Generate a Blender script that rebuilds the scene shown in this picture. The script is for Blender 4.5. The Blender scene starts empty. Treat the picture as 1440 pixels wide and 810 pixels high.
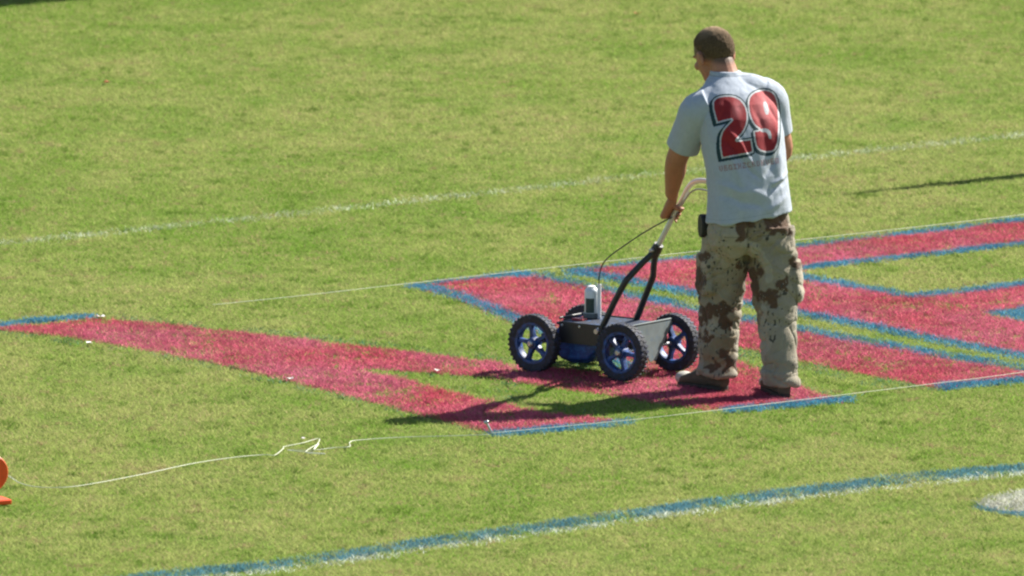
import bpy, bmesh, math, random
import numpy as np
from mathutils import Vector, Matrix

R = math.radians
rng = np.random.default_rng(29)
random.seed(29)
scene = bpy.context.scene
col = scene.collection

# ------------------------------------------------------------------ camera
IW, IH, FPX = 1440.0, 810.0, 18700.0          # photo size, focal length in photo pixels
PITCH = R(7.9)
CAM = np.array((0.0, -62.33, 9.15))
cam_d = bpy.data.cameras.new('camera')
cam = bpy.data.objects.new('camera', cam_d)
col.objects.link(cam)
cam.location = CAM
cam.rotation_euler = (math.pi / 2 - PITCH, 0, 0)
cam_d.sensor_width = 36.0
cam_d.lens = FPX / IW * 36.0
cam_d.clip_start = 1.0
cam_d.clip_end = 3000.0
cam_d.dof.use_dof = True
cam_d.dof.focus_distance = 62.9
cam_d.dof.aperture_fstop = 7.0
scene.camera = cam

# ------------------------------------------------------------------ sky, sun, exposure
SUN_EL, SUN_AZ = R(41.5), R(38.5)                  # azimuth counted from +X towards +Y
SUN_DIR = Vector((math.cos(SUN_AZ) * math.cos(SUN_EL), math.sin(SUN_AZ) * math.cos(SUN_EL), math.sin(SUN_EL)))
world = bpy.data.worlds.new('World')
scene.world = world
world.use_nodes = True
wn = world.node_tree
sky = wn.nodes.new('ShaderNodeTexSky')
sky.sky_type = 'NISHITA'
sky.sun_disc = False
sky.sun_elevation = SUN_EL
sky.sun_rotation = math.pi / 2 - SUN_AZ
wn.links.new(sky.outputs[0], wn.nodes['Background'].inputs[0])
wn.nodes['Background'].inputs[1].default_value = 0.062
sun_d = bpy.data.lights.new('sun', 'SUN')
sun_d.energy = 5.0
sun_d.angle = R(0.53)
sun_d.color = (1.0, 0.95, 0.86)
sun = bpy.data.objects.new('sun', sun_d)
col.objects.link(sun)
sun.location = (20, 20, 30)
sun.rotation_euler = SUN_DIR.to_track_quat('Z', 'Y').to_euler()
vs = scene.view_settings
vs.view_transform = 'Standard'
vs.look = 'None'
vs.exposure = 1.25
vs.gamma = 1.0
vs.use_curve_mapping = False
scene.cycles.filter_width = 2.3
scene.cycles.use_denoising = True
scene.cycles.max_bounces = 6

# ------------------------------------------------------------------ helpers
def px(x, y, z=0.0):
    """photo pixel -> point on the level plane at height z"""
    u, v = (x - IW / 2) / FPX, (IH / 2 - y) / FPX
    d = np.array((u, math.cos(PITCH) + v * math.sin(PITCH), -math.sin(PITCH) + v * math.cos(PITCH)))
    return CAM + d * ((z - CAM[2]) / d[2])

def proj(P):
    """points (n,3) -> photo pixels (used to lay out prints measured in the photo)"""
    Q = np.asarray(P) - CAM
    f = Q[:, 1] * math.cos(PITCH) - Q[:, 2] * math.sin(PITCH)
    u = Q[:, 1] * math.sin(PITCH) + Q[:, 2] * math.cos(PITCH)
    return np.stack((IW / 2 + FPX * Q[:, 0] / f, IH / 2 - FPX * u / f), 1)

def hash3(i, j, k, s):
    h = (i.astype(np.int64) * 374761393 + j.astype(np.int64) * 668265263 + k.astype(np.int64) * 2147483647 + s * 974711) & 0xffffffff
    h = ((h ^ (h >> 13)) * 1274126177) & 0xffffffff
    h = h ^ (h >> 16)
    return (h & 0xffff) / 65535.0

def vnoise(P, scale, seed=0):
    """value noise 0..1 at points (n,3)"""
    P = np.asarray(P, float) * np.asarray(scale, float)
    if P.shape[1] == 2:
        P = np.concatenate((P, np.zeros((len(P), 1))), 1)
    I = np.floor(P).astype(np.int64)
    F = P - I
    F = F * F * (3 - 2 * F)
    out = 0
    for a in (0, 1):
        for b in (0, 1):
            for c in (0, 1):
                w = (F[:, 0] if a else 1 - F[:, 0]) * (F[:, 1] if b else 1 - F[:, 1]) * (F[:, 2] if c else 1 - F[:, 2])
                out = out + w * hash3(I[:, 0] + a, I[:, 1] + b, I[:, 2] + c, seed)
    return out

def fbm(P, scale, seed=0, octaves=3):
    P = np.asarray(P, float)
    s = np.asarray(scale, float)
    v, amp, tot = 0, 1.0, 0
    for o in range(octaves):
        v = v + amp * vnoise(P, s * (2 ** o), seed + o * 17)
        tot += amp
        amp *= 0.5
    return v / tot

def inpoly(P, poly):
    poly = np.asarray(poly, float)
    x, y = P[:, 0], P[:, 1]
    r = np.zeros(len(P), bool)
    j = len(poly) - 1
    for i in range(len(poly)):
        xi, yi = poly[i]
        xj, yj = poly[j]
        c = ((yi > y) != (yj > y)) & (x < (xj - xi) * (y - yi) / (yj - yi + 1e-12) + xi)
        r ^= c
        j = i
    return r

def polydist(P, poly):
    """signed distance to polygon, negative inside"""
    poly = np.asarray(poly, float)
    d = np.full(len(P), 1e9)
    for i in range(len(poly)):
        a, b = poly[i - 1], poly[i]
        ab = b - a
        t = np.clip(((P - a) @ ab) / (ab @ ab + 1e-12), 0, 1)
        d = np.minimum(d, np.hypot(*(P - a - t[:, None] * ab).T))
    return np.where(inpoly(P, poly), -d, d)

def smooth_poly(pts, it=2):
    p = np.asarray(pts, float)
    for _ in range(it):
        n = np.roll(p, -1, 0)
        p = np.stack((p * .75 + n * .25, p * .25 + n * .75), 1).reshape(-1, p.shape[1])
    return p

# materials
def mat(name, color, rough=0.6, metal=0.0, var=0.12, scale=40.0, bump=0.0, bscale=200.0, spec=0.5, sheen=0.0, attr=None, coat=0.0, splat=None, splat_at=.6):
    m = bpy.data.materials.new(name)
    m.use_nodes = True
    nt = m.node_tree
    b = nt.nodes['Principled BSDF']
    b.inputs['Roughness'].default_value = rough
    b.inputs['Metallic'].default_value = metal
    b.inputs['Specular IOR Level'].default_value = spec
    if sheen:
        b.inputs['Sheen Weight'].default_value = sheen
    if coat:
        b.inputs['Coat Weight'].default_value = coat
    tc = nt.nodes.new('ShaderNodeTexCoord')
    nz = nt.nodes.new('ShaderNodeTexNoise')
    nz.inputs['Scale'].default_value = scale
    nz.inputs['Detail'].default_value = 4
    nt.links.new(tc.outputs['Object'], nz.inputs['Vector'])
    hsv = nt.nodes.new('ShaderNodeHueSaturation')
    mr = nt.nodes.new('ShaderNodeMapRange')
    mr.inputs['To Min'].default_value = 1 - var * 2
    mr.inputs['To Max'].default_value = 1 + var * 2
    nt.links.new(nz.outputs[0], mr.inputs['Value'])
    nt.links.new(mr.outputs[0], hsv.inputs['Value'])
    if attr:
        at = nt.nodes.new('ShaderNodeAttribute')
        at.attribute_name = attr
        nt.links.new(at.outputs['Color'], hsv.inputs['Color'])
    else:
        hsv.inputs['Color'].default_value = (*color, 1)
    if splat:                                   # dried spray paint and dust
        n3 = nt.nodes.new('ShaderNodeTexNoise'); n3.inputs['Scale'].default_value = 34; n3.inputs['Detail'].default_value = 8; n3.inputs['Roughness'].default_value = .72
        nt.links.new(tc.outputs['Object'], n3.inputs['Vector'])
        r3 = nt.nodes.new('ShaderNodeMapRange'); r3.inputs['From Min'].default_value = splat_at - .05; r3.inputs['From Max'].default_value = splat_at + .08; r3.inputs['To Max'].default_value = .8
        nt.links.new(n3.outputs[0], r3.inputs['Value'])
        m3 = nt.nodes.new('ShaderNodeMixRGB'); m3.inputs[2].default_value = (*splat, 1)
        nt.links.new(r3.outputs[0], m3.inputs[0]); nt.links.new(hsv.outputs[0], m3.inputs[1]); nt.links.new(m3.outputs[0], b.inputs['Base Color'])
    else:
        nt.links.new(hsv.outputs[0], b.inputs['Base Color'])
    if bump:
        n2 = nt.nodes.new('ShaderNodeTexNoise')
        n2.inputs['Scale'].default_value = bscale
        n2.inputs['Detail'].default_value = 3
        nt.links.new(tc.outputs['Object'], n2.inputs['Vector'])
        bp = nt.nodes.new('ShaderNodeBump')
        bp.inputs['Strength'].default_value = bump
        bp.inputs['Distance'].default_value = 0.004
        nt.links.new(n2.outputs[0], bp.inputs['Height'])
        nt.links.new(bp.outputs[0], b.inputs['Normal'])
    return m

def blade_mat(name, trans):
    m = bpy.data.materials.new(name)
    m.use_nodes = True
    nt = m.node_tree
    nt.nodes.remove(nt.nodes['Principled BSDF'])
    out = nt.nodes['Material Output']
    at = nt.nodes.new('ShaderNodeAttribute')
    at.attribute_name = 'Col'
    d = nt.nodes.new('ShaderNodeBsdfDiffuse')
    t = nt.nodes.new('ShaderNodeBsdfTranslucent')
    mx = nt.nodes.new('ShaderNodeMixShader')
    mx.inputs[0].default_value = trans
    geo = nt.nodes.new('ShaderNodeNewGeometry')
    up = nt.nodes.new('ShaderNodeVectorMath'); up.operation = 'MULTIPLY_ADD'      # rounded blade: normal bent towards the sky
    up.inputs[1].default_value = (.55, .55, .55); up.inputs[2].default_value = (0, 0, .75)
    nn = nt.nodes.new('ShaderNodeVectorMath'); nn.operation = 'NORMALIZE'
    nt.links.new(geo.outputs['Normal'], up.inputs[0]); nt.links.new(up.outputs[0], nn.inputs[0])
    nt.links.new(nn.outputs[0], d.inputs['Normal'])
    nt.links.new(at.outputs['Color'], d.inputs[0])
    nt.links.new(at.outputs['Color'], t.inputs[0])
    nt.links.new(d.outputs[0], mx.inputs[1])
    nt.links.new(t.outputs[0], mx.inputs[2])
    nt.links.new(mx.outputs[0], out.inputs[0])
    return m

# objects
def empty(name, loc=(0, 0, 0), rz=0.0):
    o = bpy.data.objects.new(name, None)
    o.empty_display_size = 0.1
    col.objects.link(o)
    o.location = loc
    o.rotation_euler = (0, 0, rz)
    return o

def tag(o, label=None, cat=None, group=None, kind=None):
    if label: o['label'] = label
    if cat: o['category'] = cat
    if group: o['group'] = group
    if kind: o['kind'] = kind
    return o

def mesh_obj(name, verts, faces, m, parent=None, smooth=False, colors=None, loc=None):
    """loc: origin of the object; verts are given in the frame of the parent / world"""
    verts = np.asarray(verts, float)
    me = bpy.data.meshes.new(name)
    if loc is not None:
        verts = verts - np.asarray(loc)
    me.from_pydata(verts.tolist(), [], [list(map(int, f)) for f in faces])
    if colors is not None:
        a = me.color_attributes.new('Col', 'FLOAT_COLOR', 'POINT')
        c = np.concatenate((colors, np.ones((len(colors), 1))), 1).astype(np.float32)
        a.data.foreach_set('color', c.ravel())
    me.update()
    me.materials.append(m)
    if smooth:
        me.polygons.foreach_set('use_smooth', [True] * len(me.polygons))
    o = bpy.data.objects.new(name, me)
    col.objects.link(o)
    if parent:
        o.parent = parent
    if loc is not None:
        o.location = loc
    return o

class Sh:
    """collects closed shells"""
    def __init__(self):
        self.v, self.f = [], []
    def add(self, v, f):
        n = len(self.v)
        self.v += [tuple(map(float, p)) for p in v]
        self.f += [tuple(int(i) + n for i in q) for q in f]
        return self
    def loft(self, rings, cap=True):
        """rings: (k, n, 3)"""
        rings = np.asarray(rings, float)
        k, n = rings.shape[:2]
        v = rings.reshape(-1, 3).tolist()
        f = []
        for i in range(k - 1):
            for j in range(n):
                j2 = (j + 1) % n
                f.append((i * n + j, i * n + j2, (i + 1) * n + j2, (i + 1) * n + j))
        if cap:
            f.append(tuple(range(n - 1, -1, -1)))
            f.append(tuple((k - 1) * n + j for j in range(n)))
        return self.add(v, f)
    def tube(self, pts, radii, n=14, up=(0, 0, 1), flat=1.0, cap=True, ends=True):
        pts = np.asarray(pts, float)
        if np.isscalar(radii): radii = [radii] * len(pts)
        radii = list(radii)
        tang = np.gradient(pts, axis=0)
        tang /= np.linalg.norm(tang, axis=1)[:, None] + 1e-12
        u = np.array(up, float)
        if abs(u @ tang[0]) > .95: u = np.array((1., .2, 0))
        rings = []
        for p, t, r in zip(pts, tang, radii):
            s = np.cross(t, u); s /= np.linalg.norm(s)
            u = np.cross(s, t)
            a = np.linspace(0, 2 * math.pi, n, endpoint=False)
            rings.append(p + r * (np.cos(a)[:, None] * s + flat * np.sin(a)[:, None] * u))
        rings = np.array(rings)
        if ends:   # rounded ends
            r0, r1 = [], []
            for q in (.85, .5):
                r0.append(pts[0] - tang[0] * radii[0] * math.sqrt(1 - q * q) * .8 + (rings[0] - pts[0]) * q)
                r1.append(pts[-1] + tang[-1] * radii[-1] * math.sqrt(1 - q * q) * .8 + (rings[-1] - pts[-1]) * q)
            rings = np.concatenate((np.array(r0[::-1]), rings, np.array(r1)))
        return self.loft(rings, cap)
    def ell(self, c, r, ax=None, nu=20, nv=12):
        """ellipsoid; ax = 3 row axes"""
        ax = np.eye(3) if ax is None else np.asarray(ax, float)
        th = np.linspace(0, 2 * math.pi, nu, endpoint=False)
        rings = []
        for ph in np.linspace(-math.pi / 2 + .08, math.pi / 2 - .08, nv):
            L = np.stack((r[0] * math.cos(ph) * np.cos(th), r[1] * math.cos(ph) * np.sin(th), np.full(nu, r[2] * math.sin(ph))), 1)
            rings.append(np.asarray(c) + L @ ax)
        return self.loft(rings)
    def box(self, x0, x1, y0, y1, z0, z1):
        v = [(x, y, z) for z in (z0, z1) for y in (y0, y1) for x in (x0, x1)]
        return self.add(v, [(0, 2, 3, 1), (4, 5, 7, 6), (0, 1, 5, 4), (2, 6, 7, 3), (0, 4, 6, 2), (1, 3, 7, 5)])
    def rev(self, prof, n=40, axis='z', c=(0, 0, 0)):
        """closed profile of (radius, height) turned round an axis"""
        prof = np.asarray(prof, float)
        m = len(prof)
        v, f = [], []
        for i in range(n):
            a = 2 * math.pi * i / n
            for r, h in prof:
                p = (r * math.cos(a), r * math.sin(a), h)
                if axis == 'y': p = (p[0], p[2], p[1])
                if axis == 'x': p = (p[2], p[0], p[1])
                v.append((p[0] + c[0], p[1] + c[1], p[2] + c[2]))
        for i in range(n):
            i2 = (i + 1) % n
            for j in range(m):
                j2 = (j + 1) % m
                f.append((i * m + j, i * m + j2, i2 * m + j2, i2 * m + j))
        return self.add(v, f)
    def prism(self, poly, fn0, fn1):
        """2-d polygon swept between two placements"""
        n = len(poly)
        v = [fn0(*p) for p in poly] + [fn1(*p) for p in poly]
        f = [tuple(range(n - 1, -1, -1)), tuple(range(n, 2 * n))]
        f += [(i, (i + 1) % n, n + (i + 1) % n, n + i) for i in range(n)]
        return self.add(v, f)
    def fused(self, voxel, smooth=6, factor=.5):
        """one continuous skin over the overlapping shells -> (verts, faces, normals)"""
        me = bpy.data.meshes.new('tmp')
        me.from_pydata(self.v, [], self.f)
        bm = bmesh.new(); bm.from_mesh(me)
        bmesh.ops.recalc_face_normals(bm, faces=bm.faces)
        bm.to_mesh(me); bm.free()
        o = bpy.data.objects.new('tmp', me)
        col.objects.link(o)
        r = o.modifiers.new('r', 'REMESH'); r.mode = 'VOXEL'; r.voxel_size = voxel
        if smooth:
            s = o.modifiers.new('s', 'SMOOTH'); s.iterations = smooth; s.factor = factor
        dg = bpy.context.evaluated_depsgraph_get()
        ev = o.evaluated_get(dg)
        m2 = bpy.data.meshes.new_from_object(ev)
        n = len(m2.vertices)
        V = np.empty(n * 3); m2.vertices.foreach_get('co', V)
        N = np.empty(n * 3); m2.vertices.foreach_get('normal', N)
        F = [tuple(p.vertices) for p in m2.polygons]
        bpy.data.objects.remove(o); bpy.data.meshes.remove(me); bpy.data.meshes.remove(m2)
        return V.reshape(-1, 3), F, N.reshape(-1, 3)
    def obj(self, name, m, parent=None, smooth=False, loc=None, bevel=0.0, edge=None):
        o = mesh_obj(name, self.v, self.f, m, parent, smooth, None, loc)
        me = o.data
        bm = bmesh.new(); bm.from_mesh(me)
        bmesh.ops.recalc_face_normals(bm, faces=bm.faces)
        if bevel:
            ed = [e for e in bm.edges if len(e.link_faces) == 2 and e.calc_face_angle(0) > R(35)]
            bmesh.ops.bevel(bm, geom=ed, offset=bevel, segments=2, profile=.5, affect='EDGES')
        if smooth:
            for f in bm.faces: f.smooth = True
            for e in bm.edges:
                if len(e.link_faces) == 2 and e.calc_face_angle(0) > R(38): e.smooth = False
        bm.to_mesh(me); bm.free()
        return o

def spline(pts, n=60):
    """Catmull-Rom through points"""
    p = np.asarray(pts, float)
    p = np.concatenate((p[:1] * 2 - p[1:2], p, p[-1:] * 2 - p[-2:-1]))
    out = []
    k = len(p) - 3
    for s in np.linspace(0, k, n):
        i = min(int(s), k - 1); t = s - i
        a, b, c, d = p[i:i + 4]
        out.append(.5 * (2 * b + (c - a) * t + (2 * a - 5 * b + 4 * c - d) * t * t + (3 * b - a - 3 * c + d) * t ** 3))
    return np.array(out)

# ------------------------------------------------------------------ where the marks lie on the field (photo pixels)
RED, BLUE, TEAL, WHITE = 'red', 'blue', 'teal', 'white'
MARKS = []     # (thing key, part key, polygon in pixels, coverage, edge blur in metres)
def band(pts, up, down):
    """ribbon along a pixel polyline, `up` px above and `down` px below"""
    up = [up] * len(pts) if np.isscalar(up) else up
    down = [down] * len(pts) if np.isscalar(down) else down
    return [(x, y - u) for (x, y), u in zip(pts, up)] + [(x, y + d) for (x, y), d in list(zip(pts, down))[::-1]]

# fork-shaped letter on the left
L1 = 'fork'
MARKS += [
    (L1, 'pale_outline', band([(-30, 462), (120, 482), (300, 513), (500, 560), (690, 609)], 3, 5), .36, .03),
    (L1, 'pale_outline', band([(140, 446), (400, 470), (560, 489), (700, 505), (860, 520)], 5, 3), .30, .03),
    (L1, 'pale_outline', [(470, 513), (560, 516), (640, 523), (720, 531), (830, 542), (720, 542), (790, 567), (870, 590), (660, 552), (560, 529)], .20, .03),
    (L1, 'red_fill', [(-20, 461), (60, 455), (140, 447), (260, 458), (400, 473), (560, 492), (700, 509), (860, 524), (1000, 538), (1080, 545),
                      (1140, 560), (1000, 577), (930, 567), (862, 556), (780, 545), (700, 532), (620, 525), (545, 520), (500, 518),
                      (560, 530), (660, 556), (760, 578), (870, 590), (790, 601), (690, 608), (620, 590), (500, 559), (400, 534), (300, 510), (200, 491), (90, 473)], .980, .022),
    (L1, 'blue_outline', band([(-40, 462), (40, 452), (100, 446.5), (138, 444)], [4, 4, 4, 2], [3, 3, 3, 2]), .93, .02),
    (L1, 'blue_outline', band([(688, 610), (760, 604), (830, 598), (890, 591)], 4.0, 4.5), .93, .022),
]
# second letter, two legs, under the man
L2 = 'legs'
MARKS += [
    (L2, 'pale_outline', [(945, 466), (1040, 485), (1180, 515), (1325, 546), (1240, 546), (1140, 523), (1075, 508), (1110, 530), (1150, 548), (1195, 560), (1150, 556), (1040, 510)], .30, .03),
    (L2, 'red_fill', [(585, 401), (660, 392), (745, 385), (860, 409), (960, 432), (1120, 463), (1440, 521), (1520, 534), (1440, 530), (1325, 547), (1180, 519), (1040, 487),
                      (939, 465), (1030, 503), (1100, 532), (1150, 553), (1200, 563), (1080, 570), (1020, 576), (930, 535), (800, 482), (720, 449), (640, 418)], .980, .022),
    (L2, 'blue_outline', band([(575, 401), (610, 403), (650, 415), (700, 436), (760, 461), (830, 492), (900, 520)], [1, 4, 5, 6, 6, 6, 6], [3, 8, 8, 8, 8, 7, 7]), .93, .025),
    (L2, 'blue_outline', band([(575, 400), (650, 392), (745, 382.5)], [1, 2, 3], 3), .75, .02),
    (L2, 'blue_outline', band([(720, 385), (770, 388), (860, 408), (960, 430), (1120, 461), (1300, 494), (1460, 520), (1800, 578)], 5, 5), .88, .025),
    (L2, 'blue_outline', band([(1015, 576.5), (1080, 571), (1140, 566), (1203, 559)], 4.2, 4.6), .95, .022),
    (L2, 'blue_outline', band([(1318, 544), (1440, 533), (1700, 508)], 4.2, 4.6), .95, .022),
]
# third letter with arms running out to the right
L3 = 'arms'
MARKS += [
    (L3, 'red_fill', [(800, 381), (960, 362), (1130, 345), (1440, 309), (1800, 268), (1800, 302), (1440, 342), (1128, 377), (1130, 390), (1200, 402), (1285, 417), (1440, 399),
                      (1800, 358), (1800, 396), (1440, 434), (1385, 441), (1440, 452), (1800, 515), (1800, 570), (1440, 499), (1120, 438), (960, 409), (860, 391)], .980, .022),
    (L3, 'blue_outline', band([(790, 381.5), (860, 373), (960, 362.5), (1130, 344.5), (1440, 308.5), (1800, 267)], [1, 2.5, 3, 3.5, 4, 4], 3), .75, .02),
    (L3, 'blue_outline', band([(795, 381), (850, 388), (960, 409), (1120, 439), (1300, 474), (1440, 501), (1800, 570)], 5, 5), .9, .025),
    (L3, 'blue_outline', band([(1120, 377), (1280, 360), (1440, 342), (1800, 301)], 3.5, 3), .85, .02),
    (L3, 'blue_outline', band([(1120, 387), (1200, 401), (1285, 415), (1360, 407), (1440, 398), (1800, 357)], 4, 4.5), .9, .022),
    (L3, 'blue_outline', [(1385, 439), (1440, 431), (1800, 388), (1800, 396), (1470, 440), (1800, 500), (1800, 512), (1440, 452)], .95, .02),
]
MARKS += [
    ('far_line', 'line', band([(-500, 394), (0, 341.5), (160, 326), (640, 275), (1280, 205), (1440, 188.5), (1900, 140)], 3.0, 3.2), .52, .035),
    ('near_line', 'blue_stripe', band([(-300, 876), (250, 806), (380, 794), (700, 748), (1000, 706), (1280, 671), (1440, 657), (1900, 603)], 6, 7), .88, .02),
    ('near_line', 'white_stripe', band([(-300, 885), (250, 815), (380, 803), (700, 757), (1000, 715), (1280, 680), (1440, 665), (1900, 611)], 2.2, 3.2), .66, .025),
    ('disc', 'white_fill', [(1513 + 138 * math.cos(a), 706 + 20 * math.sin(a)) for a in np.linspace(0, 2 * math.pi, 40, endpoint=False)], .90, .02),
    ('disc', 'blue_rim', band([(1372, 711), (1385, 715), (1410, 720), (1440, 724), (1513, 727), (1600, 722), (1651, 708)], 3, 3), .95, .015),
]
PAINT = {'red_fill': (.60, .105, .190), 'blue_outline': (.058, .240, .400), 'pale_outline': (.055, .17, .13), 'line': (.66, .72, .58),
         'blue_stripe': (.08, .235, .31), 'white_stripe': (.66, .72, .62), 'white_fill': (.56, .56, .50), 'blue_rim': (.06, .21, .31)}

# ------------------------------------------------------------------ ground
def ground_material():
    m = bpy.data.materials.new('turf_soil')
    m.use_nodes = True
    nt = m.node_tree
    b = nt.nodes['Principled BSDF']
    b.inputs['Roughness'].default_value = 1.0
    b.inputs['Specular IOR Level'].default_value = 0.1
    tc = nt.nodes.new('ShaderNodeTexCoord')
    n1 = nt.nodes.new('ShaderNodeTexNoise'); n1.inputs['Scale'].default_value = 1.3; n1.inputs['Detail'].default_value = 6
    n2 = nt.nodes.new('ShaderNodeTexNoise'); n2.inputs['Scale'].default_value = 90; n2.inputs['Detail'].default_value = 3
    nt.links.new(tc.outputs['Object'], n1.inputs['Vector']); nt.links.new(tc.outputs['Object'], n2.inputs['Vector'])
    cr = nt.nodes.new('ShaderNodeValToRGB')
    cr.color_ramp.elements[0].position = .35; cr.color_ramp.elements[0].color = (.115, .160, .030, 1)
    cr.color_ramp.elements[1].position = .68; cr.color_ramp.elements[1].color = (.185, .195, .058, 1)
    nt.links.new(n1.outputs[0], cr.inputs[0])
    mx = nt.nodes.new('ShaderNodeMixRGB'); mx.blend_type = 'MULTIPLY'; mx.inputs[0].default_value = .8
    cr2 = nt.nodes.new('ShaderNodeValToRGB')
    cr2.color_ramp.elements[0].position = .3; cr2.color_ramp.elements[0].color = (.55, .55, .5, 1)
    cr2.color_ramp.elements[1].position = .7; cr2.color_ramp.elements[1].color = (1.15, 1.15, 1.1, 1)
    nt.links.new(n2.outputs[0], cr2.inputs[0])
    nt.links.new(cr.outputs[0], mx.inputs[1]); nt.links.new(cr2.outputs[0], mx.inputs[2])
    nt.links.new(mx.outputs[0], b.inputs['Base Color'])
    bp = nt.nodes.new('ShaderNodeBump'); bp.inputs['Strength'].default_value = .6; bp.inputs['Distance'].default_value = .02
    nt.links.new(n2.outputs[0], bp.inputs['Height']); nt.links.new(bp.outputs[0], b.inputs['Normal'])
    return m
g = mesh_obj('ground', [(-400, -250, 0), (400, -250, 0), (400, 700, 0), (-400, 700, 0)], [(0, 1, 2, 3)], ground_material())
tag(g, 'sunlit mown sports field of short yellow-green turf', None, kind='structure')

# ------------------------------------------------------------------ blades of grass, painted and plain
def scatter(n, y0, y1, inner, outer):
    y = rng.uniform(y0, y1, n)
    hw = IW / 2 / FPX * (y - CAM[1]) * 1.0
    s = np.where(rng.random(n) < .5, -1, 1)
    x = s * (inner(hw) + (outer(hw) - inner(hw)) * rng.random(n))
    return np.stack((x, y), 1)
core = scatter(1050000, -6.6, 17.5, lambda h: h * 0, lambda h: h + .12)
side = scatter(190000, -8.5, 18.0, lambda h: h + .12, lambda h: h + 1.7)
fore = scatter(26000, -8.5, -6.6, lambda h: h * 0, lambda h: h + .12)
extra = []                                   # paint mats the turf down and shows every blade: denser under the marks
for th, part, poly, cov, blur in MARKS:
    W = np.array([px(x, y, .006)[:2] for x, y in poly])
    lo, hi = W.min(0) - .03, W.max(0) + .03
    n = int((hi - lo).prod() * (14000 if cov > .9 else 9000 if cov > .7 else 0))
    q = rng.uniform(lo, hi, (n, 2))
    q = q[np.abs(q[:, 0]) < IW / 2 / FPX * (q[:, 1] - CAM[1]) + 1.3]
    q = q[(q[:, 1] > -7) & (q[:, 1] < 17)]
    extra.append(q[inpoly(q, W)])
extra = np.concatenate(extra)
B = np.concatenate((core, side, fore, extra))
nb = len(B)
# mottling of the turf
big = fbm(B, (.55, .30), 3, 4)
mid = fbm(B, (4.2, 2.6), 11, 3)
clump = fbm(B, (13, 9.0), 23, 2)
tuft = fbm(B, (12.0, 9.0), 37, 2)          # scattered darker tufts and worn spots
# thin places and keep-out under wheels and soles
keep = rng.random(nb) < np.clip(.55 + 1.0 * (clump - .25) + .5 * (mid - .4), .25, 1)
cart_c = px(849.5, 523.5)
fwd = np.array((-.8, .6)); lft = np.array((-.6, -.8))
loc = (B - cart_c[:2]) @ np.stack((fwd, lft), 1)
for wx in (-.26, .26):
    for wy in (-.21, .21):
        keep &= ~((abs(loc[:, 0] - wx) < .045) & (abs(loc[:, 1] - wy) < .024))
FOOT_L = (np.array((1.000, .055)), np.array((.815, .235)))     # heel, toe
FOOT_R = (np.array((1.283, -.175)), np.array((1.215, .10)))
for hl, to in (FOOT_L, FOOT_R):
    t = np.clip(((B - hl) @ (to - hl)) / ((to - hl) @ (to - hl)), 0, 1)
    keep &= np.hypot(*(B - hl - t[:, None] * (to - hl)).T) > .045
B, big, mid, clump, tuft = B[keep], big[keep], mid[keep], clump[keep], tuft[keep]
nb = len(B)
# blade shapes
h = rng.uniform(.009, .019, nb) * (.55 + .8 * clump + .25 * np.clip((tuft - .6) / .1, 0, 1))
w = rng.uniform(.0035, .006, nb)
ang = rng.uniform(0, 2 * math.pi, nb)
lean_a = rng.uniform(0, 2 * math.pi, nb)
lean = rng.uniform(.5, 2.2, nb) * h
bx, by = np.cos(ang) * w / 2, np.sin(ang) * w / 2
V = np.empty((nb, 3, 3))
V[:, 0, :] = np.stack((B[:, 0] - bx, B[:, 1] - by, np.zeros(nb)), 1)
V[:, 1, :] = np.stack((B[:, 0] + bx, B[:, 1] + by, np.zeros(nb)), 1)
V[:, 2, :] = np.stack((B[:, 0] + np.cos(lean_a) * lean, B[:, 1] + np.sin(lean_a) * lean, h), 1)
# colours of living turf
k = np.clip((big - .5) * 1.3 + (mid - .5) * 1.9 + (clump - .5) * .9 + rng.normal(0, .34, nb) + .56, 0, 1)[:, None]
C = np.array((.170, .300, .042)) * (1 - k) + np.array((.355, .405, .125)) * k
dead = rng.random(nb) < np.clip(.05 + .30 * (big - .52) + .35 * (mid - .55), .02, .30)
C[dead] = np.array((.45, .37, .19)) * rng.uniform(.7, 1.1, (dead.sum(), 1))
dk = np.clip((tuft - .68) / .12, 0, 1)[:, None] * (rng.random((nb, 1)) < .65)
C = C * (1 - dk) + np.array((.105, .195, .026)) * dk
worn = np.clip((.27 - tuft) / .06, 0, 1)[:, None] * (rng.random((nb, 1)) < .6)
C = C * (1 - worn) + np.array((.33, .27, .13)) * worn
C *= rng.uniform(.78, 1.22, (nb, 1))
GREEN = C.copy()
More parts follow.
